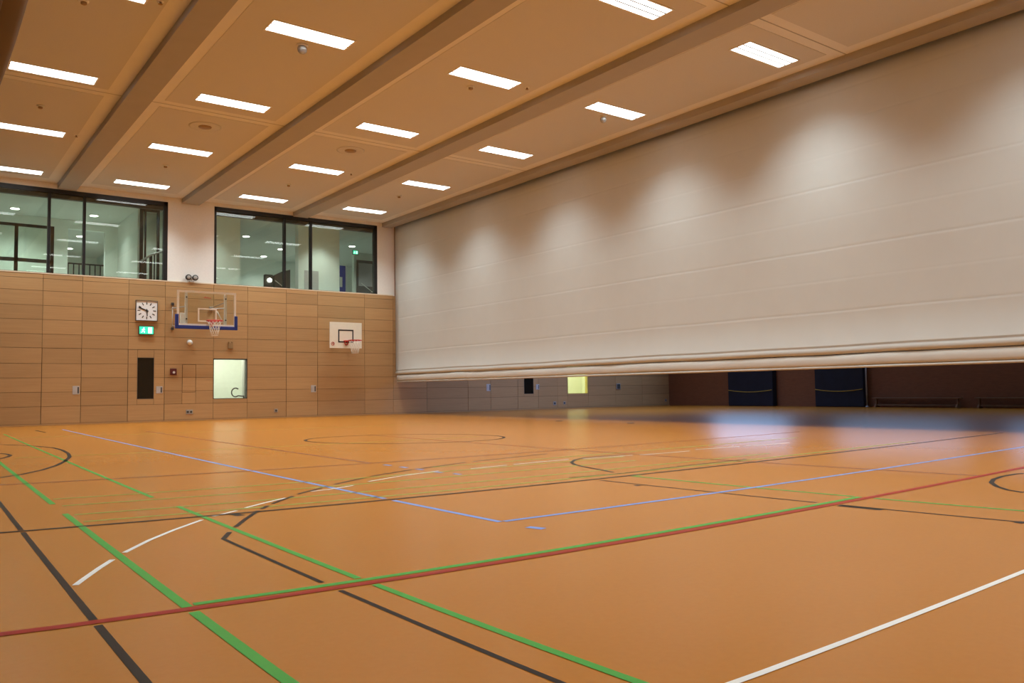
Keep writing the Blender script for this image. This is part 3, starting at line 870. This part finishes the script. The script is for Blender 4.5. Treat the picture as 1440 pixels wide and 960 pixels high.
def exit_sign(label, x, y, z, w, hh):
    t = thing('exit_sign', label, 'exit sign', (x, y, z))
    MB().box(-w / 2 - 0.02, w / 2 + 0.02, -0.06, 0.0, -hh / 2 - 0.02, hh / 2 + 0.02, 0.006).obj('sign_case', M_dgrey, t)
    MB().box(-w / 2, w / 2, -0.066, -0.058, -hh / 2, hh / 2).obj('sign_face', M_exitgreen, t)
    s = hh
    p = MB()
    # running figure: head, trunk, arms, legs
    cx = -w * 0.22
    p.lathe([(0.08 * s, -0.071), (0.08 * s, -0.068)], (cx + 0.06 * s, 0, 0.30 * s), axis='Y', seg=12)
    for (a, b, r) in (((0.03, 0.2), (-0.04, -0.08), 0.07), ((-0.04, -0.08), (0.16, -0.18), 0.05), ((0.16, -0.18), (0.1, -0.36), 0.045), ((-0.04, -0.08), (-0.16, -0.26), 0.05),
                      ((-0.16, -0.26), (-0.34, -0.28), 0.045), ((0.03, 0.16), (0.2, 0.06), 0.04), ((0.03, 0.16), (-0.16, 0.1), 0.04), ((-0.16, 0.1), (-0.22, -0.04), 0.035)):
        (ax, az), (bx, bz) = a, b
        p.tube([(cx + ax * s, -0.070, az * s), (cx + bx * s, -0.070, bz * s)], r * s, 6)
    p.obj('running_figure', M_exitwhite, t)
    MB().box(w * 0.12, w * 0.40, -0.070, -0.066, -hh * 0.4, hh * 0.4).obj('doorway_symbol', M_exitwhite, t)
    return t


exit_sign('green lit exit sign on the birch wall below the clock', 6.035, YW - 0.002, 2.825, 0.40, 0.225)

# ------------------------------------------------------------------ twin spotlight on the plaster
sp = thing('twin_spotlight', 'twin round emergency spotlight on the wall above the glass backboard', 'spotlight', (7.375, YW - 0.03, ZSILL + 0.022))
MB().box(-0.07, 0.07, -0.03, 0.03, 0.0, 0.045, 0.006).obj('lamp_base', M_lgrey, sp)
MB().tube([(0, 0, 0.04), (0, 0, 0.10), (-0.10, 0, 0.13)], 0.014, 8).tube([(0, 0, 0.10), (0.10, 0, 0.13)], 0.014, 8).obj('lamp_bracket', M_lgrey, sp)
for s in (-1, 1):
    h = MB().lathe([(0.04, 0.06), (0.088, 0.02), (0.092, -0.05), (0.075, -0.055)], (s * 0.103, 0, 0.15), axis='Y', seg=24).obj('lamp_head', M_dgrey, sp)
    MB().lathe([(0.06, -0.058), (0.05, -0.066), (0.02, -0.07)], (s * 0.103, 0, 0.15), axis='Y', seg=20).obj('lamp_lens', M_beam, h)


# ------------------------------------------------------------------ basketball goals
def net(parent, c, r0, r1, hgt, n=12, lv=5, rc=0.0055):
    m = MB()
    for k in range(n):
        for sgn in (-1, 1):
            pts = []
            for i in range(lv + 1):
                t = i / lv
                r = r0 + (r1 - r0) * (t ** 0.6)
                a = 2 * PI * (k + sgn * i * 0.5) / n
                pts.append((c[0] + r * math.cos(a), c[1] + r * math.sin(a), c[2] - hgt * t))
            m.tube(pts, rc, 4)
    m.torus((c[0], c[1], c[2] - hgt), r1, rc, n * 2, 4)
    return m.obj('net', M_net, parent)


YB = 25.6
mb = thing('basketball_goal', 'glass backboard with blue padding and red rim, mounted on the wall near the clock', 'basketball hoop', (7.46, YB, 2.87))


bx0, bx1, bz0, bz1 = 6.58 - 7.46, 8.345 - 7.46, 0.0, 1.105
MB().box(bx0, bx1, 0.0, 0.014, bz0, bz1).obj('backboard', M_bglass, mb)['label'] = 'clear glass backboard panel'
m = MB()
for (a, b, c, d) in ((bx0, bx1, bz1 - 0.066, bz1), (bx0, bx1, 0.03, 0.10), (bx0, bx0 + 0.066, 0.10, bz1 - 0.066), (bx1 - 0.066, bx1, 0.10, bz1 - 0.066)):
    m.box(a, b, -0.004, 0.018, c, d)
m.obj('board_border', M_border, mb)
m = MB()
ix0, ix1, iz0, iz1 = 7.19 - 7.46, 7.755 - 7.46, 0.165, 0.585
for (a, b, c, d) in ((ix0, ix1, iz1 - 0.045, iz1), (ix0, ix1, iz0, iz0 + 0.045), (ix0, ix0 + 0.045, iz0 + 0.045, iz1 - 0.045), (ix1 - 0.045, ix1, iz0 + 0.045, iz1 - 0.045)):
    m.box(a, b, -0.004, 0.0, c, d)
m.obj('target_rectangle', M_border, mb)
m = MB()
m.box(bx0 - 0.045, bx1 + 0.045, -0.03, 0.045, -0.06, 0.045, 0.012)
m.box(bx0 - 0.045, bx0 + 0.05, -0.03, 0.045, 0.0, 0.375, 0.012)
m.box(bx1 - 0.05, bx1 + 0.045, -0.03, 0.045, 0.0, 0.375, 0.012)
m.obj('edge_padding', M_blue, mb)['label'] = 'blue edge padding'
# short red maker's mark near the top, brush-like strokes
m = MB()
for i in range(9):
    a = -0.095 + i * 0.024
    m.box(a, a + 0.015, -0.004, 0.0, 0.905 - i * 0.003, 0.925 - i * 0.003 + 0.012 * (i % 3))
m.box(-0.10, 0.12, -0.004, 0.0, 0.895, 0.905)
m.obj('maker_mark', M_redprint, mb)
# posts behind the glass, bolts
for px in (6.86 - 7.46, 8.03 - 7.46):
    p = MB().box(px - 0.036, px + 0.036, 0.02, 0.08, 0.05, 1.03, 0.006).obj('support_post', M_white, mb)
    for bz in (0.24, 0.90):
        MB().lathe([(0.022, -0.006), (0.022, 0.03)], (px, 0, bz), axis='Y', seg=12).obj('bolt', M_dgrey, p)
# swing-out frame to the wall
DW = YW - YB
wx = 6.44 * 1.055 - 7.46
m = MB()
for z in (0.06, 0.62):
    m.tube([(8.03 - 7.46, 0.09, z), (7.62 - 7.46, DW - 0.03, z + 0.05)], 0.02, 8)
    m.tube([(6.86 - 7.46, 0.09, z), (wx, DW - 0.05, z + 0.05)], 0.02, 8)
m.obj('mounting_arm', M_lgrey, mb)
MB().tube([(7.78 - 7.46, 0.06, 0.52), (8.0 - 7.46, 0.06, 0.10)], 0.017, 8).obj('diagonal_brace', M_white, mb)
MB().tube([(8.03 - 7.46, 0.09, 0.80), (7.95 - 7.46, DW - 0.03, 0.72)], 0.012, 8).obj('tension_rod', M_grey, mb)
for z in (0.02, 0.80):
    MB().box(wx - 0.035, wx + 0.04, DW - 0.10, DW - 0.005, z - 0.03, z + 0.05, 0.008).obj('wall_bracket', M_dgrey, mb)
MB().tube([(wx, DW - 0.06, 0.02), (wx, DW - 0.06, 0.80)], 0.014, 8).obj('hinge_rod', M_lgrey, mb)
MB().box(7.93 - 7.46, 8.05 - 7.46, DW - 0.08, DW - 0.005, 0.66, 0.78, 0.008).obj('rod_anchor', M_grey, mb)
# white service box on the left post
MB().box(6.70 - 7.46, 6.86 - 7.46, 0.05, 0.12, 0.08, 0.42, 0.008).obj('crank_box', M_clockface, mb)
# rim
rc = (7.58 - 7.46, -0.375, 3.05 - 2.87)
r_ = MB().torus(rc, 0.225, 0.017, 40, 8).obj('rim', M_red, mb)
r_['label'] = 'red rim'
MB().box(rc[0] - 0.09, rc[0] + 0.09, -0.16, -0.005, rc[2] - 0.03, rc[2] + 0.012, 0.005).prism([(rc[0] - 0.07, rc[2] - 0.03), (rc[0] + 0.05, rc[2] - 0.03), (rc[0] + 0.02, rc[2] - 0.16), (rc[0] - 0.05, rc[2] - 0.16)], 'Y', -0.09, -0.01).obj('rim_bracket', M_red, mb)
net(mb, (rc[0], rc[1], rc[2] - 0.01), 0.22, 0.10, 0.44)

YP = 26.5
pb = thing('basketball_goal', 'small white practice backboard with black square and red rim, near the curtain', 'basketball hoop', (12.485, YP, 2.372))
bw = 0.607
MB().box(-bw, bw, 0.0, 0.03, 0.0, 0.905, 0.004).obj('backboard', M_offwhite, pb)['label'] = 'solid white backboard panel'
m = MB()
for (a, b, c, d) in ((-0.295, 0.285, 0.605, 0.652), (-0.295, 0.285, 0.195, 0.242), (-0.295, -0.25, 0.242, 0.605), (0.24, 0.285, 0.242, 0.605)):
    m.box(a, b, -0.004, 0.001, c, d)
m.obj('target_rectangle', M_black, pb)
m = MB()
m.torus((-0.495, -0.002, 0.15), 0.055, 0.009, 20, 6, 'Y').torus((-0.48, -0.002, 0.15), 0.028, 0.008, 14, 6, 'Y')
m.obj('board_logo', M_redprint, pb)['label'] = 'round red logo'
m = MB()
for x in (-0.3, 0.3):
    m.tube([(x, 0.03, 0.12), (x, YW - YP - 0.005, 0.12)], 0.02, 8).tube([(x, 0.03, 0.80), (x, YW - YP - 0.005, 0.80)], 0.02, 8)
m.obj('mounting_arm', M_grey, pb)
rc = (0.165, -0.375, 2.63 - 2.372)
MB().torus(rc, 0.225, 0.015, 40, 8).obj('rim', M_red, pb)['label'] = 'red rim'
m = MB().box(rc[0] - 0.26, rc[0] - 0.10, -0.17, -0.002, rc[2] - 0.03, rc[2] + 0.008, 0.004)
m.torus((rc[0] - 0.17, -0.05, rc[2] - 0.085), 0.06, 0.018, 18, 6, 'Y')
m.obj('rim_bracket', M_red, pb)
net(pb, (rc[0], rc[1], rc[2] - 0.01), 0.22, 0.12, 0.43)

# ------------------------------------------------------------------ small wall fittings
fc = thing('call_point', 'dark red call point box beside the wooden hatch', 'alarm box', (6.847, YW, 1.553))
MB().box(-0.095, 0.095, -0.05, 0.0, -0.10, 0.10, 0.008).obj('box_body', M_darkred, fc)
MB().lathe([(0.038, -0.058), (0.038, -0.048)], (0.01, 0, -0.02), axis='Y', seg=16).obj('push_button', M_white, fc)
sk = thing('double_socket', 'dark double wall socket low on the birch wall', 'socket', (7.347, YW, 0.284))
MB().box(-0.105, 0.105, -0.015, 0.0, -0.07, 0.07, 0.004).obj('socket_plate', M_grey, sk)
for x in (-0.05, 0.05):
    MB().lathe([(0.034, -0.019), (0.034, -0.013)], (x, 0, 0), axis='Y', seg=16).obj('socket_insert', M_dgrey, sk)


def single_socket(label, x, z, name='wall_socket', r=0.058):
    t = thing(name, label, 'socket', (x, YW, z), 'single wall sockets')
    MB().box(-r, r, -0.015, 0.0, -r, r, 0.004).obj('socket_plate', M_grey, t)
    MB().lathe([(r * 0.62, -0.019), (r * 0.62, -0.013)], (0, 0, 0), axis='Y', seg=16).obj('socket_insert', M_dgrey, t)


single_socket('single wall socket low on the wall, right of the small lit window', 10.16, 0.255)
single_socket('left one of two sockets under the far lit window beyond the curtain', 22.32, 0.235, r=0.075)
single_socket('right one of two sockets under the far lit window beyond the curtain', 22.86, 0.24, r=0.06)
single_socket('lone dark socket near the far corner beyond the curtain', 29.15, 0.236)
bx = thing('wall_box', 'small grey box on the next court wall, right of the far lit window', 'wall box', (26.06, YW, 0.92))
MB().box(-0.12, 0.12, -0.04, 0.0, -0.13, 0.13, 0.006).obj('box_body', M_grey, bx)
MB().box(-0.09, 0.09, -0.046, -0.038, -0.10, 0.10).obj('box_lid', M_dgrey, bx)
dm = thing('motion_sensor', 'round white sensor dome on the wall under the glass backboard', 'sensor', (7.34, YW, 2.48))
MB().lathe([(0.09, 0.0), (0.09, -0.02), (0.075, -0.025)], (0, 0, 0), axis='Y').obj('sensor_base', M_lgrey, dm)
MB().lathe([(0.078, -0.02), (0.072, -0.06), (0.045, -0.09), (0.005, -0.10)], (0, 0, 0), axis='Y').obj('sensor_dome', M_white, dm)
tb = thing('wall_thermostat', 'small beige device on the wall above the lit window', 'thermostat', (8.62, YW, 2.405))
MB().box(-0.08, 0.08, -0.06, 0.0, -0.10, 0.10, 0.012).obj('device_body', M_brass, tb)
for x in (-0.05, 0.05):
    MB().box(x - 0.02, x + 0.02, -0.07, -0.01, 0.08, 0.125, 0.006).obj('device_lug', M_brass, tb)

# ------------------------------------------------------------------ things along the far wall, seen under the curtain


def gym_mat(label, y0, y1):
    t = thing('gym_mat', label, 'gym mat', (XF - 0.17, (y0 + y1) / 2, 0), 'navy mats against the far wall')
    w = (y1 - y0) / 2
    MB().box(-0.15, 0.15, -w, w, 0.0, 2.1, 0.03).obj('mat_body', M_navy, t)
    pts = []
    for i in range(13):
        u = i / 12 * 2 - 1
        pts.append((-0.165, u * w * 0.97, 0.60 + 0.08 * u * u))
    MB().tube(pts, 0.018, 6).obj('tie_cord', M_yellow, t)


gym_mat('navy gym mat leaning on the far wall, left of the two', 20.97, 23.26)
gym_mat('navy gym mat leaning on the far wall beside the thin pole', 16.95, 19.0)
pole = thing('upright_pole', 'thin grey pole standing at the end of the low bench', 'pole', (XF - 0.36, 16.80, 0))
MB().tube([(0, 0, 0.03), (0, 0, 2.3)], 0.028, 10).obj('pole_shaft', M_grey, pole)
MB().lathe([(0.07, 0.0), (0.07, 0.025), (0.035, 0.05)], (0, 0, 0)).obj('pole_foot', M_grey, pole)


def bench(label, y0, y1):
    t = thing('gym_bench', label, 'bench', (XF - 0.22, (y0 + y1) / 2, 0), 'low benches along the far wall')
    w = (y1 - y0) / 2
    MB().box(-0.13, 0.13, -w, w, 0.32, 0.355, 0.008).obj('seat_board', M_bench, t)
    MB().box(-0.04, 0.04, -w + 0.1, w - 0.1, 0.05, 0.11, 0.006).obj('lower_beam', M_bench, t)
    for s in (-w + 0.12, w - 0.12):
        MB().prism([(-0.06, 0.32), (0.06, 0.32), (0.06, 0.12), (0.15, 0.03), (0.15, 0.0), (-0.15, 0.0), (-0.15, 0.03), (-0.06, 0.12)], 'Y', s - 0.03, s + 0.03).obj('leg', M_bench, t)


bench('low wooden bench beside the navy mat and pole', 13.45, 16.62)
bench('low wooden bench cut off by the right edge of the picture', 9.4, 12.98)

# floor sockets near the curtain
for lab, x, y in FLOOR_SOCKETS:
    t = thing('floor_socket', lab, 'floor socket', (x, y, 0.0), 'floor sockets')
    MB().lathe([(0.09, 0.0), (0.09, 0.004), (0.08, 0.005)], (0, 0, 0), seg=20).obj('socket_lid', M_black, t)
    MB().torus((0, 0, 0.004), 0.09, 0.005, 24, 6).obj('lid_ring', M_dgrey, t)

# ------------------------------------------------------------------ gallery behind the upper windows
ZG0, ZG1 = 4.30, 6.99
struct(MB().box(-3.0, 22.0, YW + 0.26, 41.0, ZG0 - 0.1, ZG0).obj('floor_gallery', M_gfloor))
struct(MB().box(-3.0, 22.0, YW + 0.26, 41.0, ZG1, ZG1 + 0.1).obj('ceiling_gallery', M_gceil))
struct(MB().box(-3.0, 22.0, 40.5, 40.7, ZG0, ZG1).obj('wall_gallery_back', M_gwall))
m = MB()
for (a, b, c, d) in subtract((-3.0, 6.2, ZG0, ZG1), [(4.57, 5.75, ZG0, 6.68)]):
    m.box(a, b, 32.0, 32.2, c, d)
struct(m.obj('wall_gallery_left', M_gwall))
struct(MB().box(6.17, 6.25, 28.9, 32.2, ZG0, ZG1).obj('wall_gallery_side', M_gwall))
struct(MB().box(7.15, 9.42, 28.5, 28.7, ZG0, ZG1).obj('wall_gallery_middle', M_gwall))
struct(MB().box(11.55, 13.17, 28.5, 28.8, ZG0, ZG1).obj('wall_gallery_pillar', M_gwall))
struct(MB().box(15.93, 22.0, 33.0, 33.2, ZG0, ZG1).obj('wall_gallery_right', M_gwall))
struct(MB().box(6.95, 7.15, YW + 0.27, 40.5, ZG0, ZG1).obj('wall_gallery_divide', M_gwall))
struct(MB().box(6.25, 6.95, 29.6, 29.8, ZG0, ZG1).obj('wall_gallery_niche', M_gwall))
struct(MB().box(7.15, 22.0, 37.0, 37.2, ZG0, ZG1).obj('wall_gallery_rear', M_gwall))
# glazed screen on the left
gs = thing('glazed_screen', 'black framed glass screen behind the left gallery window', 'glass screen', (2.3, 30.0, ZG0))
for x in (-1.2, 0.53, 1.53):
    MB().box(x - 0.05, x + 0.05, -0.04, 0.04, 0, 1.98).obj('screen_post', M_black, gs)
MB().box(-1.25, 1.58, -0.04, 0.04, 1.94, 2.03).obj('top_rail', M_black, gs)
MB().box(-1.2, 1.53, -0.04, 0.04, 0.82, 0.93).obj('middle_rail', M_dgrey, gs)
MB().box(-1.2, 1.53, -0.04, 0.04, 0.40, 0.50).obj('bottom_rail', M_black, gs)
for a, b in ((-1.15, 0.48), (0.58, 1.48)):
    MB().box(a, b, -0.005, 0.005, 0.5, 1.94).obj('screen_pane', M_glass, gs)


def railing(label, x0, x1, y, z0, z1, n, cat='railing'):
    t = thing('metal_railing', label, cat, (x0, y, z0))
    MB().box(0, x1 - x0, -0.025, 0.025, z1 - z0 - 0.05, z1 - z0).obj('top_rail', M_black, t)
    MB().box(0, x1 - x0, -0.015, 0.015, (z1 - z0) * 0.42, (z1 - z0) * 0.42 + 0.03).obj('middle_rail', M_black, t)
    for i in range(n):
        x = (x1 - x0) * i / (n - 1)
        MB().box(x - 0.018, x + 0.018, -0.018, 0.018, 0.0, z1 - z0).obj('baluster', M_black, t)
    return t


railing('black barred railing at the end of the passage in the left gallery window', 5.02, 6.32, 35.0, ZG0, 5.92, 8)
# stair rail at the right end of the left window
sr = thing('stair_railing', 'sloping stair railing with dark bars at the right end of the left gallery window', 'stair railing', (6.2, 28.4, ZG0))
MB().tube([(-0.05, 0, 0.86), (0.30, 0, 1.12), (0.75, 0, 1.30)], 0.035, 8).obj('handrail', M_grey, sr)
for x, w in ((0.03, 0.03), (0.12, 0.02), (0.27, 0.045), (0.38, 0.02), (0.49, 0.03)):
    MB().box(x - w, x + w, -0.02, 0.02, 0.0, 0.93 + x * 0.55).obj('baluster', M_black, sr)
df = thing('door_frame', 'tall dark door frame behind the right end of the left gallery window', 'door frame', (6.25, 28.75, ZG0))
for x, w in ((0.0, 0.05), (0.12, 0.025), (0.52, 0.04)):
    MB().box(x - w, x + w, -0.04, 0.04, 0, 2.66).obj('frame_post', M_black, df)
MB().box(-0.05, 0.56, -0.04, 0.04, 2.60, 2.68).obj('frame_head', M_black, df)
# right gallery: dark stair parapet with a sloping handrail, lamp, door, corridor
cb = thing('stair_parapet', 'dark slanted stair parapet behind the middle of the right gallery window', 'parapet', (10.82, 29.0, ZG0))
MB().prism([(0.0, 0.0), (0.58, 0.0), (0.58, 1.06), (0.30, 0.98), (0.0, 0.82)], 'Y', -0.1, 0.1).obj('parapet_body', M_dgrey, cb)
MB().tube([(0.0, -0.13, 0.62), (0.36, -0.13, 0.36)], 0.016, 8).obj('handrail', M_lgrey, cb)
lt = thing('bright_lamp', 'small bright lamp in a dark niche beside the slanted parapet', 'lamp', (11.10, 30.2, ZG0))
MB().box(-0.16, 0.14, 0.02, 0.2, 0.0, 1.02, 0.01).obj('lamp_niche', M_dgrey, lt)
MB().lathe([(0.03, -0.08), (0.075, -0.05), (0.075, 0.02)], (0, 0.0, 0.80), axis='Y').obj('lamp_globe', M_downlight, lt)
gp = MB().box(0, 0.55, -0.012, 0.0, 0.0, 0.72).obj('wall_panel', M_lgrey, None)
gp.location = (11.78, 28.5, 4.6)
tag(gp, 'pale grey panel on the white pillar behind the right gallery window', 'wall panel')
bd = thing('blue_door', 'open blue door at the end of the corridor in the right gallery window', 'door', (15.85, 34.0, ZG0))
MB().box(-0.30, 0.14, -0.03, 0.03, 0, 2.22, 0.01).obj('door_leaf', M_bluedoor, bd)
MB().box(-0.14, -0.02, -0.04, -0.03, 1.25, 1.70).obj('paper_notice', M_white, bd)
MB().box(0.15, 0.19, -0.05, 0.05, 0, 2.25).obj('door_post', M_white, bd)
gd = thing('gallery_door', 'dark framed door with grey glass at the right end of the right gallery window', 'door', (16.42, 32.9, ZG0))
MB().box(-0.42, 0.42, -0.04, 0.0, 0, 2.35).obj('door_frame', M_dgrey, gd)
MB().box(-0.33, 0.33, -0.05, -0.035, 1.20, 2.22).obj('door_pane', M_grey, gd)
hr = thing('wall_handrail', 'pale sloping handrail at the lower right corner of the right gallery window', 'handrail', (14.1, 28.55, ZG0))
MB().tube([(0.0, 0, 0.70), (0.47, 0, 0.38)], 0.016, 8).obj('rail_tube', M_white, hr)
for x, z in ((0.05, 0.66), (0.42, 0.41)):
    MB().tube([(x, 0, z), (x, 0.05, z - 0.06)], 0.010, 6).obj('rail_bracket', M_lgrey, hr)
exit_sign('small green exit sign hanging in the corridor behind the right gallery window', 15.5, 32.0, 6.80, 0.22, 0.15)
DL = [(2.86, 30.89, 'left gallery window, leftmost'), (5.16, 30.72, 'left gallery window, near its right half'), (5.42, 35.03, 'passage of the left gallery, nearer one'), (5.50, 38.19, 'passage of the left gallery, farther one'),
      (2.97, 37.28, 'left gallery window, at the picture edge behind the screen'), (10.71, 31.69, 'right gallery window, leftmost'), (12.91, 33.78, 'right gallery window, beside the first mullion'),
      (12.95, 35.96, 'right gallery window, lowest of the three on the left'), (15.15, 31.55, 'right gallery window, above the exit sign')]
for x, y, lab in DL:
    t = thing('ceiling_downlight', 'round glowing downlight: ' + lab, 'downlight', (x, y, ZG1), 'gallery downlights')
    MB().lathe([(0.16, 0.0), (0.16, -0.02), (0.14, -0.024)], (0, 0, 0)).obj('downlight_ring', M_white, t)
    MB().lathe([(0.13, -0.02), (0.12, -0.035), (0.05, -0.045)], (0, 0, 0)).obj('downlight_lens', M_downlight, t)
SPOTS = [(x, y, 130, 1.0) for x, y in ((2.86, 30.6), (5.16, 30.72), (5.42, 35.03), (5.5, 38.19), (2.97, 30.9), (10.71, 31.69), (12.91, 33.78), (12.95, 35.96), (15.15, 31.55),
                                       (1.0, 28.8), (10.4, 34.6), (14.6, 35.2), (17.0, 35.0), (16.3, 31.2))]  # this row: added fill spots, no downlight fitted here
SPOTS += [(4.6, 28.9, 110, 0.7), (8.3, 27.75, 96, 0.8), (12.36, 27.75, 96, 1.25), (5.2, 33.2, 130, 2.2), (5.3, 36.6, 130, 1.5), (10.5, 28.2, 110, 0.5), (6.6, 28.6, 110, 0.5)]  # more added fill spots, brightening pillar, walls and passage without fittings
for x, y, ang, fac in SPOTS:
    la = bpy.data.lights.new('downlight_and_fill', 'SPOT')
    la.energy = GAL_W * fac
    la.color = (0.93, 1.0, 0.93)
    la.spot_size = math.radians(ang)
    la.spot_blend = 1.0
    la.shadow_soft_size = 0.12
    lo = bpy.data.objects.new('downlight_and_fill', la)
    lo.location = (x, y, ZG1 - 0.06)
    C.objects.link(lo)

# ------------------------------------------------------------------ dusk windows and added roof fill in the neighbouring court
for (p, q), fac in zip(DUSK, (1.0, 0.25, 1.0)):
    la = bpy.data.lights.new('dusk_light', 'AREA')
    la.shape = 'RECTANGLE'
    la.size, la.size_y = 3.1, q - p - 0.15
    la.energy = DUSK_W * fac
    la.color = (0.36, 0.58, 1.0)
    lo = bpy.data.objects.new('dusk_light', la)
    lo.matrix_world = Matrix.Translation((XF - 0.02, (p + q) / 2, 5.05)) @ Matrix(((0, 0, 1), (0, 1, 0), (-1, 0, 0))).to_4x4()
    C.objects.link(lo)

for sx_, sy_ in ((18.6, 21.5), (22.6, 21.5)):  # roof panels, numbered as windows: added out of view to brighten this court
    struct(MB().box(sx_ - 0.6, sx_ + 0.6, sy_ - 1.6, sy_ + 1.6, ZC - 0.03, ZC + 0.01).obj('window_%d' % (8 if sx_ < 20 else 9), M_dusk), 'added glowing roof panel out of view')
    la = bpy.data.lights.new('roof_fill', 'AREA')
    la.shape = 'RECTANGLE'
    la.size, la.size_y = 1.1, 3.1
    la.energy = ROOF_FILL_W
    la.color = (0.38, 0.52, 1.0)
    la.spread = math.radians(120)
    lo = bpy.data.objects.new('roof_fill', la)
    lo.location = (sx_, sy_, ZC - 0.05)
    C.objects.link(lo)

w = bpy.data.worlds.new('World')
S.world = w
w.use_nodes = True
w.node_tree.nodes['Background'].inputs['Color'].default_value = (0.05, 0.07, 0.12, 1)
w.node_tree.nodes['Background'].inputs['Strength'].default_value = 0.3

# ------------------------------------------------------------------ camera
cam = bpy.data.cameras.new('camera')
co = bpy.data.objects.new('camera', cam)
C.objects.link(co)
yaw, pitch, roll = 0.64015, 0.058432, -0.014219
cy, sy = math.cos(yaw), math.sin(yaw)
Wm = Matrix(((1, 0, 0), (0, 0, -1), (0, 1, 0)))
Ry = Matrix(((cy, -sy, 0), (sy, cy, 0), (0, 0, 1)))
c, s = math.cos(pitch), math.sin(pitch)
Rx = Matrix(((1, 0, 0), (0, c, s), (0, -s, c)))
c, s = math.cos(roll), math.sin(roll)
Rz = Matrix(((c, -s, 0), (s, c, 0), (0, 0, 1)))
Mc = Rz @ Rx @ Wm @ Ry
rot = Matrix((Mc[0], -Mc[1], -Mc[2])).transposed()
co.matrix_world = Matrix.Translation((0, 0, 0.8456)) @ rot.to_4x4()
cam.sensor_width = 36.0
cam.lens = 1154.5573 / 1440 * 36.0
cam.clip_start = 0.05
cam.clip_end = 200
S.camera = co

vs = S.view_settings
vs.view_transform = 'Standard'
vs.look = 'None'
vs.exposure = EXPO
vs.gamma = 1.0
vs.use_curve_mapping = False
